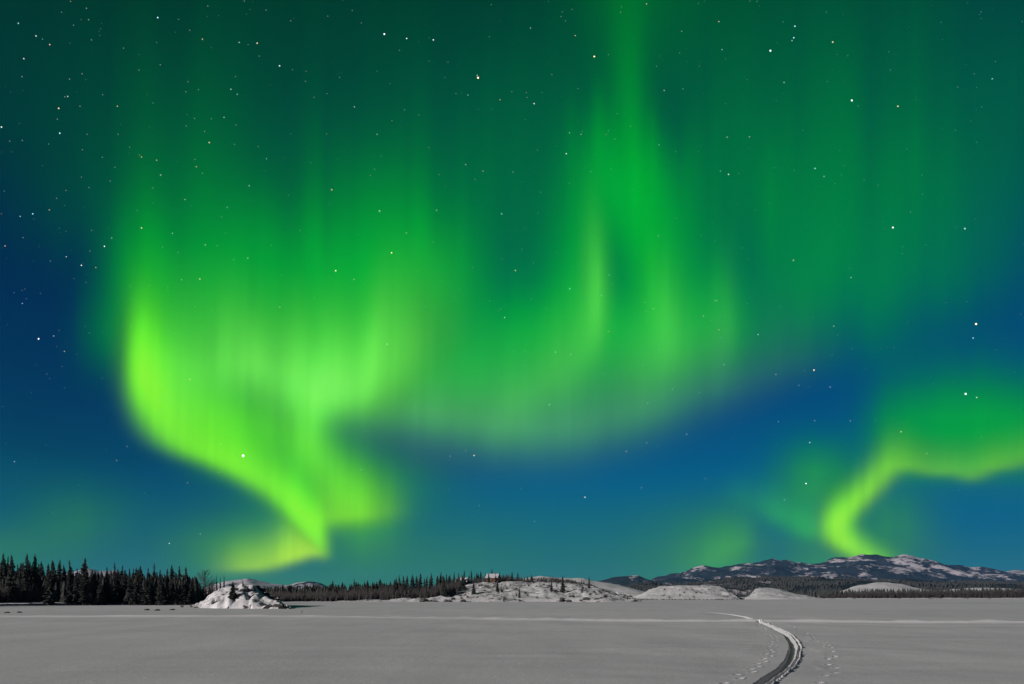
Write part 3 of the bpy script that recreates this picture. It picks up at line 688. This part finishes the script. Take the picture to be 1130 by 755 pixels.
def spruce(px, top, d, land, label, group, var=None, name='spruce_tree', dz=0.0, far=False, wid=1.0):
    x = (px-565)/F*d
    z0 = ground(land, px, d)-.08+dz
    h = max(1.2, EYE-(top-657)/F*d-z0)
    s = h/10.0
    if far:
        o = link(name, FAR[var if var is not None else rt.randrange(len(FAR))], loc=(x, d, z0))
    else:
        tm, cm = NEAR[var if var is not None else rt.randrange(len(NEAR))]
        o = link(name, None, loc=(x, d, z0))
        link('trunk', tm, o); link('crown', cm, o)
    k = s*wid*rt.uniform(.9, 1.15)*(1.25 if s < .6 else 1)
    o.scale = (k, k, s); o.rotation_euler = (rt.uniform(-.03, .03), rt.uniform(-.035, .035), rt.uniform(0, 6.28))
    tag(o, label, 'tree', group)
    return o
GL = 'spruces of the forest on the left shore'
LL = 'dark spruce in the dense forest along the left shore'
peaks = [(4,610),(9,613),(14,611.5),(29,610.6),(40,610.6),(45,618.6),(52,621),(57,617),(61,619),(66,617),(70,623),(79,617),(92,615),(95.6,625.7),(106,629),(112,629),(119,625),(128,620),(134,623),(142,626.5),(147,626.5),(152,625.7),(156,623.4),(162,626),(170,621),(176,628),(184,627),(191,622.5),(198,624),(205.7,625),(214.5,635)]
for (px, ty) in peaks:
    d = rt.uniform(134, 150)+px*.05
    lab = LL; g = GL
    if px == 92: lab, g = 'tall spruce standing clear above the gap in the left forest treeline', None
    if px == 205.7: lab, g = 'broad dark spruce near the right end of the left forest', None
    if px == 214.5: lab, g = 'short spruce at the right end of the left forest beside the snowy knoll', None
    spruce(px, ty, d, 'left_shore', lab, g, wid=1.08)
def wall_l(px): return float(np.interp(px, [-30,0,50,75,100,140,180,210,222], [617,619,624,626,630,630,630,634,645]))
for i in range(84):
    px = -14+230*((i+rt.random())/84)
    d = rt.uniform(134, 182)
    spruce(px, wall_l(px)+rt.uniform(-3, 9), d, 'left_shore', LL, GL, wid=1.25)
for (px, ty) in ((239.6,634.5),(243.7,636.5),(247,634.5)):
    spruce(px, ty, 150, 'left_shore', 'one of three slim spruces standing close together behind the knoll', 'three slim spruces behind the knoll', var=3, wid=.7)
for i in range(12):
    px = 208+32*((i+rt.random())/12)
    spruce(px, 637+(px-208)*.45+rt.uniform(-3, 4), rt.uniform(150, 160), 'left_shore', 'small spruce in the thin end of the left forest behind the knoll', 'small spruces behind the left foot of the knoll', wid=1.3)
# trees of the same shore that stand west of the picture and shade the bank
for px, d in ((-150,112),(-190,104),(-240,98),(-170,124),(-120,132),(-95,138),(-215,116),(-75,140),(-290,96),(-60,146),(-130,120),(-45,150),(-30,128),(-45,124),(-60,121),(-80,119),(-100,116),(-118,115),(-36,133),(-70,127)):
    spruce(px, 612+rt.uniform(-4, 8), d, 'left_shore', LL, GL, wid=1.3)
# the knoll
def spot(land, px, by, a, b):
    return float(min((abs(657-(ground(land, px, dd)-EYE)/dd*F-by), dd) for dd in np.linspace(a, b, 80))[1])
spruce(257, 641.5, spot('rocky_knoll', 257, 661, 104, 119), 'rocky_knoll', 'lone dark spruce growing on the front of the snowy rocky knoll', None, var=2, wid=1.5)
spruce(268, 641, spot('rocky_knoll', 268, 647, 104, 120), 'rocky_knoll', 'tiny spruce on the top of the snowy rocky knoll', None, var=0)
# forest on the middle shore
GM = 'spruces of the forest on the middle shore'
LM = 'dark spruce in the low forest on the middle shore'
for (px, ty) in [(366.8,640.4),(391,638),(405,641),(440.7,633.7),(464,632),(471,635),(476.7,632),(485.8,631),(493,633),(501,631),(512,628.7),(520.4,628.7),(526,631),(530.5,630),(535.6,632),(543,628),(555.7,633.7),(565,631),(571.5,631),(586.7,633.7),(608,637),(629.7,640.4),(579,636),(548,634),(560,636)]:
    d = 262 if px < 500 else rt.uniform(292, 305)
    spruce(px, ty, d, 'middle_shore', LM, GM, wid=1.15)
def wall_m(px): return float(np.interp(px, [285,300,350,400,430,450,510,520,560,600,650], [649,648,645.5,643,638.5,636,633.5,633,634,636,640]))
for i in range(66):
    px = 288+225*((i+rt.random())/66)
    spruce(px, wall_m(px)+rt.uniform(-2.5, 4), rt.uniform(224, 285), 'middle_shore', LM, GM, wid=1.35)
for i in range(34):
    px = 512+135*((i+rt.random())/34)
    spruce(px, wall_m(px)+rt.uniform(-1.5, 4), rt.uniform(296, 306), 'middle_shore', LM, GM, wid=1.2)
for px, ty in ((539.5,632),(546.5,633.5),(551,631.5)):
    spruce(px, ty, 285, 'middle_shore', 'spruce close in front of the wooden cabin, partly hiding it', 'three spruces in front of the cabin', wid=1.0)
for px, ty, by, lab in ((522.8,642,655.6,'spruce standing alone on the open slope left of the wooden cabin'),(549,642,653,'small spruce on the open slope just below the wooden cabin'),
                        (573,648,660,'slim spruce low on the snowy slope near the ice'),(556,656.5,663.5,'smallest spruce at the foot of the snowy slope'),
                        (621,635.4,654,'tall spruce on the right part of the snowy slope'),(608.5,640,652,'spruce a little left of the tall one on the snowy slope'),(650,636.4,649,'single spruce standing at the right end of the snowy slope'),
                        (640,645,651,'little spruce just left of the last single spruce')):
    # find the spot on the slope that shows at that row
    best = min((abs(657-(ground('middle_shore', px, dd)-EYE)/dd*F-by), dd) for dd in np.linspace(208, 300, 60))[1]
    spruce(px, ty, float(best), 'middle_shore', lab, None, wid=1.15)
# far trees on the right shore
GR = 'far spruces along the right shore'
LR = 'small far spruce in the hazy forest along the right shore'
def wall_r(px): return float(np.interp(px, [890,905,940,1000,1020,1060,1130,1170], [657,654,653,653,651,648,645,645]))
for i in range(56):
    px = 900+265*((i+rt.random())/56)
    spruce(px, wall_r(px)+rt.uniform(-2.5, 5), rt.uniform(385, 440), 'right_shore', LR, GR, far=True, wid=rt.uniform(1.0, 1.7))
# woods too far and too many to count, on the foothills
def scatter(name, n, px0, px1, d0, d1, land, hmin, hmax, label, cond=None, seed=5, mat=M_NEEDLE2, w=.22):
    r = random.Random(seed); V = []; Fc = []
    for _ in range(n):
        px = r.uniform(px0, px1); d = r.uniform(d0, d1)
        if cond and not cond(px, d, r): continue
        x = (px-565)/F*d; z = ground(land, px, d)-.2; h = r.uniform(hmin, hmax)
        b = len(V)
        for lv in range(3):
            zz = z+h*lv*.27; rr = h*w*(1-.27*lv); hh = h*(1-.27*lv)
            a0 = r.uniform(0, 2)
            bb = len(V)
            for k in range(5):
                a = a0+k*1.2566; V.append((x+math.cos(a)*rr*r.uniform(.7, 1.2), d+math.sin(a)*rr, zz))
            V.append((x, d, z+h if lv == 2 else zz+hh*.62))
            for k in range(5): Fc.append((bb+k, bb+(k+1) % 5, bb+5))
    tag(link(name, mesh(name, V, Fc, mat)), label, 'woods', kind='stuff')
def clump(sd, th, sc=.03):
    def f(px, d, r):
        return vnoise2(np.array([px*sc*1.0+50]), np.array([d*sc*.35+20]), sd)[0] > th+r.uniform(-.08, .08)
    return f
scatter('young_spruces', 520, -30, 218, 139, 175, 'left_shore', 3.6, 6.0, 'dark young spruces filling the inside of the left forest', None, 8, M_NEEDLE, .3)
scatter('young_spruces', 520, 292, 512, 232, 285, 'middle_shore', 2.6, 4.6, 'dark young spruces filling the inside of the middle forest', None, 9, M_NEEDLE, .3)
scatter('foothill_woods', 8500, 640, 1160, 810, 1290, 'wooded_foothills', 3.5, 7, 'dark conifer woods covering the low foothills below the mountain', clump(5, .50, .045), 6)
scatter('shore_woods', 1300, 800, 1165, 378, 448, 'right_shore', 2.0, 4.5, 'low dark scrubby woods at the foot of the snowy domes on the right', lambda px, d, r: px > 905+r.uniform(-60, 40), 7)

# ------------------------------------------------------------------ willow thickets, shrubs, bare trees
def twigs(V, Fc, x, y, z, h, n, spread, r, w=.03):
    for _ in range(n):
        a = r.uniform(0, 6.28); L = h*r.uniform(.5, 1); s = spread*r.random()
        dx, dy = math.cos(a)*s, math.sin(a)*s
        bx, by = x+r.uniform(-.2, .2)*spread, y+r.uniform(-.2, .2)*spread
        b = len(V)
        ex, ey = bx+dx*.6, by+dy*.6
        V += [(bx-w, by, z), (bx+w, by, z), (bx, by+w, z), (ex-w*.6, ey, z+L*.6), (ex+w*.6, ey, z+L*.6), (ex, ey+w*.6, z+L*.6), (bx+dx, by+dy, z+L)]
        Fc += [(b, b+1, b+4, b+3), (b+1, b+2, b+5, b+4), (b+2, b, b+3, b+5), (b+3, b+4, b+6), (b+4, b+5, b+6), (b+5, b+3, b+6)]
def thicket(name, px0, px1, d0f, dd, land, hf, n, label, seed, mat=M_TWIG, w=.05):
    r = random.Random(seed); V = []; Fc = []
    for _ in range(n):
        px = r.uniform(px0, px1); d = d0f(px)+r.uniform(0, dd)
        twigs(V, Fc, (px-565)/F*d, d, ground(land, px, d)-.1, hf(px)*r.uniform(.5, 1.15), 7, 1.0, r, w)
    tag(link(name, mesh(name, V, Fc, mat)), label, 'brush', kind='stuff')
thicket('willow_thicket', -40, 222, lambda p: float(np.interp(p, [-40, 60, 120, 222], [130, 138, 142, 153])), 16, 'left_shore', lambda p: float(np.interp(p, [-40, 150, 222], [4.5, 4.0, 2.2])), 1500, 'dense dark willow brush at the foot of the left forest', 11, w=.06)
thicket('willow_thicket', 208, 256, lambda p: 147, 10, 'left_shore', lambda p: 2.4, 230, 'thin pale brush between the left forest and the knoll', 16, M_TWIG2, w=.03)
thicket('willow_thicket', 292, 505, lambda p: float(np.interp(p, [292, 340, 400, 505], [208, 217, 220, 226])), 24, 'middle_shore', lambda p: float(np.interp(p, [292, 400, 505], [2.6, 3.6, 4.5])), 1900, 'grey-brown willow brush filling the foot of the middle forest', 12, w=.09)
thicket('willow_thicket', 505, 668, lambda p: 286, 16, 'middle_shore', lambda p: max(.2, 2.7*(1-max(0, p-600)/68)*(.6+.8*vnoise(np.array([p/7.0]), 5)[0])), 420, 'grey-brown brush along the crest of the snowy middle slope', 13, w=.08)
thicket('willow_thicket', 905, 1165, lambda p: 376, 12, 'right_shore', lambda p: float(np.interp(p, [905, 1000, 1165], [2.0, 4.0, 5.5])), 1500, 'hazy grey brush along the far right shore', 14, w=.13)
thicket('willow_thicket', 698, 905, lambda p: 366 if p > 815 else 296, 6, 'right_shore', lambda p: .9, 240, 'sparse low brush along the ice in front of the snow domes', 15, w=.05)
def bare_tree(px, top, d, land, label, seed):
    r = random.Random(seed)
    x = (px-565)/F*d; z0 = ground(land, px, d)-.1; h = EYE-(top-657)/F*d-z0
    o = link('bare_tree', None, loc=(x, d, z0)); tag(o, label, 'tree')
    TV, TF = [], []; tube(TV, TF, [(0, 0, 0), (.05, 0, h*.5), (0, .05, h*.85)], [.14, .08, .03])
    link('trunk', mesh('trunk', TV, TF, M_TWIG2), o)
    V, Fc = [], []
    for k in range(70):
        z = h*r.uniform(.25, .85); a = r.uniform(0, 6.28); L = h*.26*r.uniform(.4, 1)*(1.2-z/h)*1.5
        p = (math.cos(a)*L*.6, math.sin(a)*L*.6, z+L*.7)
        tube(V, Fc, [(0, 0, z), p], [.035, .018], 3)
        for q in range(5):
            b = r.uniform(-.9, .9)
            tube(V, Fc, [p, (p[0]+math.cos(a+b)*L*.45, p[1]+math.sin(a+b)*L*.45, p[2]+L*r.uniform(.2, .6))], [.02, .01], 3)
    link('branches', mesh('branches', V, Fc, M_TWIG2), o)
bare_tree(226, 627.5, 147, 'left_shore', 'leafless grey tree between the left forest and the knoll', 1)
bare_tree(234, 641, 140, 'left_shore', 'smaller leafless tree close to the left foot of the knoll', 2)
SH = []
for k in range(4):
    V, Fc = [], []; twigs(V, Fc, 0, 0, 0, 1.0, 34, .7, random.Random(30+k), .022); SH.append(mesh('shrub', V, Fc, M_TWIG))
def shrub(px, d, land, s, label, group=None):
    o = link('shrub', SH[rt.randrange(4)], loc=((px-565)/F*d, d, ground(land, px, d)-.05)); o.scale = (s*1.3, s*1.3, s)
    o.rotation_euler = (0, 0, rt.uniform(0, 6)); tag(o, label, 'shrub', group)
for px, d, s in ((212, 112, .9), (201, 112, .8)):
    shrub(px, d, 'rocky_knoll', s, 'low bare bush poking out of the snow just left of the knoll', 'bushes left of the knoll')
shrub(235, 107, 'rocky_knoll', 1.3, 'bare bush on the left foot of the snowy knoll')
for i in range(46):
    px = rt.uniform(500, 702); d = rt.uniform(209, 270)
    shrub(px, d, 'middle_shore', rt.uniform(.7, 1.5), 'small bare bush dotted on the snowy middle slope', 'bushes on the snowy middle slope')
for i in range(26):
    px = rt.uniform(722, 812); d = rt.uniform(301, 340)
    shrub(px, d, 'snow_dome', rt.uniform(.6, 1.3), 'tiny dark bush on the smooth snow dome', 'bushes on the snow dome')
# ------------------------------------------------------------------ rocks
def rock_mesh(seed, sub=3):
    bm = bmesh.new(); bmesh.ops.create_icosphere(bm, subdivisions=sub, radius=1)
    r = random.Random(seed); pl = [(Vector((r.gauss(0, 1), r.gauss(0, 1), r.gauss(0, .8))).normalized(), r.uniform(.55, .9)) for _ in range(11)]
    for v in bm.verts:
        for n, c in pl:
            t = v.co.dot(n)
            if t > c: v.co -= n*(t-c)*.9
        v.co.z *= .62; v.co += Vector((r.gauss(0, .02), r.gauss(0, .02), r.gauss(0, .02)))
    me = bpy.data.meshes.new('boulder'); bm.to_mesh(me); bm.free(); me.materials.append(M_STONE)
    return me
RK = [rock_mesh(k) for k in range(5)]
def boulder(px, py, d, land, s, label, group=None, name='boulder'):
    x = (px-565)/F*d
    z = ground(land, px, d) if land else 0
    o = link(name, RK[rt.randrange(5)], loc=(x, d, z)); o.scale = (s*rt.uniform(.9, 1.4), s, s*rt.uniform(.8, 1.1))
    o.rotation_euler = (rt.uniform(-.2, .2), rt.uniform(-.2, .2), rt.uniform(0, 6)); tag(o, label, 'rock', group)
for px, d, s in ((283,117.5,.8),(288,117.5,.9),(293,116,.8),(268,112,.6),(273,112.5,.55),(299,113,.9),(279,114,.5),(304,110,.7)):
    boulder(px, 0, d, 'rocky_knoll', s, 'snow-capped boulder on the upper slope of the knoll', 'boulders on the knoll')
boulder(296, 0, 102.5, 'rocky_knoll', .75, 'dark boulder at the front foot of the knoll')
boulder(312, 0, 100.5, 'rocky_knoll', .8, 'dark low boulder at the right tip of the knoll')
boulder(306, 0, 102.5, 'rocky_knoll', .7, 'boulder half buried in snow near the right tip of the knoll')
for i in range(30):
    px = rt.uniform(458, 512) if i < 16 else rt.uniform(600, 704)
    boulder(px, 0, rt.uniform(203, 216), 'middle_shore', rt.uniform(.5, 1.2), 'small snow-covered rock on the edge of the ice along the middle shore', 'rocks along the middle shore')
for px, py in ((162,673.5),(173,674),(190,673.3)):
    boulder(px, 0, EYE*F/(py-657), None, .35, 'small half-buried stone on the ice in front of the left forest', 'stones on the ice by the left forest')
for px, py in ((8,676.5),(21,676.3)):
    boulder(px, 0, EYE*F/(py-657), None, .3, 'small stone on the ice at the far left', 'two stones at the far left')
V, Fc = [], []
tube(V, Fc, [(0, 0, -.05), (.2, 0, .28), (.9, .1, .30), (2.4, .2, .06)], [.05, .05, .04, .02], 5)
tag(link('driftwood', mesh('driftwood', V, Fc, M_TWIG2), loc=at(332, 676.5, 77)), 'bent dead branch sticking out of the snow right of the knoll', 'branch')
bpy.data.objects['driftwood'].location.z = 0

# ------------------------------------------------------------------ cabins on the middle shore
M_WOOD = m_plain('varnished_log_wall', (.17, .08, .035), .7, 4, .25)
M_WOOD2 = m_plain('weathered_board_wall', (.12, .085, .06), .8, 4, .25)
M_TRIM = m_plain('wood_trim', (.09, .055, .035), .7)
M_RSNOW = m_plain('roof_snow', (.42, .42, .43), .8, 2, .15)
M_METAL = m_plain('stovepipe', (.08, .08, .08), .5)
kg = Nodes('window_glass'); M_GLASS = kg.bsdf((.02, .025, .03), .08, spec=.6)
def box(V, Fc, x0, x1, y0, y1, z0, z1):
    b = len(V); V += [(x0,y0,z0),(x1,y0,z0),(x1,y1,z0),(x0,y1,z0),(x0,y0,z1),(x1,y0,z1),(x1,y1,z1),(x0,y1,z1)]
    Fc += [(b,b+3,b+2,b+1),(b+4,b+5,b+6,b+7),(b,b+1,b+5,b+4),(b+1,b+2,b+6,b+5),(b+2,b+3,b+7,b+6),(b+3,b,b+4,b+7)]
def bpart(name, boxes, mat, par):
    V, Fc = [], []
    for q in boxes: box(V, Fc, *q)
    return link(name, mesh(name, V, Fc, mat), par)
def cabin(px, d, W, D, Hh, wall, label, rot, dz=0):
    o = link('cabin', None, loc=((px-565)/F*d, d, ground('middle_shore', px, d)+dz)); o.rotation_euler = (0, 0, rot)
    tag(o, label, 'cabin')
    V, Fc = [], []
    for k in range(int(Hh/.25)+2): box(V, Fc, -W/2, W/2, -D/2+.01*(k % 2), D/2, -.6+k*.25, -.6+k*.25+.235)
    zt = -.6+(int(Hh/.25)+2)*.25
    b = len(V); V += [(-W/2,-D/2,zt),(W/2,-D/2,zt),(W/2,D/2,zt),(-W/2,D/2,zt),(-W/2,0,zt+1.3),(W/2,0,zt+1.3)]
    Fc += [(b,b+4,b+3),(b+1,b+2,b+5),(b,b+1,b+2,b+3)]
    link('wall', mesh('wall', V, Fc, wall), o)
    e = .5; th = .22; V = []; Fc = []
    sl = 1.3/(D/2)
    for s in (-1, 1):
        b = len(V); y1 = s*(D/2+e); z1 = zt-e*sl
        V += [(-W/2-e,0,zt+1.31),(W/2+e,0,zt+1.31),(W/2+e,y1,z1+.02),(-W/2-e,y1,z1+.02),(-W/2-e,0,zt+1.31+th),(W/2+e,0,zt+1.31+th),(W/2+e,y1,z1+th),(-W/2-e,y1,z1+th)]
        Fc += [(b,b+1,b+2,b+3),(b+4,b+7,b+6,b+5),(b,b+4,b+5,b+1),(b+2,b+6,b+7,b+3),(b+1,b+5,b+6,b+2),(b,b+3,b+7,b+4)]
    rf = link('roof', mesh('roof', V, Fc, M_RSNOW), o); rf['label'] = 'gable roof covered with thick snow'
    bpart('stovepipe', [(W*.2,W*.2+.25,-.4,-.15,zt+.9,zt+2.2)], M_METAL, rf)
    dr = bpart('door', [(-.45,.45,-D/2-.06,-D/2-.005,-.3,1.75)], M_TRIM, o); bpart('handle', [(.3,.36,-D/2-.12,-D/2-.06,.7,.85)], M_METAL, dr)
    for xw in (-W*.32, W*.32):
        wn = bpart('window', [(xw-.55,xw+.55,-D/2-.07,-D/2-.005,.55,.65),(xw-.55,xw+.55,-D/2-.07,-D/2-.005,1.45,1.55),(xw-.55,xw-.45,-D/2-.07,-D/2-.005,.65,1.45),(xw+.45,xw+.55,-D/2-.07,-D/2-.005,.65,1.45)], M_TRIM, o)
        bpart('pane', [(xw-.45,xw+.45,-D/2-.04,-D/2-.005,.65,1.45)], M_GLASS, wn)
cabin(544, 290, 4.6, 3.8, 1.9, M_WOOD, 'orange-brown wooden cabin with a snow-covered roof on the middle shore crest', -.25, .3)
cabin(510, 287, 3.8, 3.4, 1.6, M_WOOD2, 'weathered small cabin with a snowy roof at the edge of the middle forest', -.1, .2)
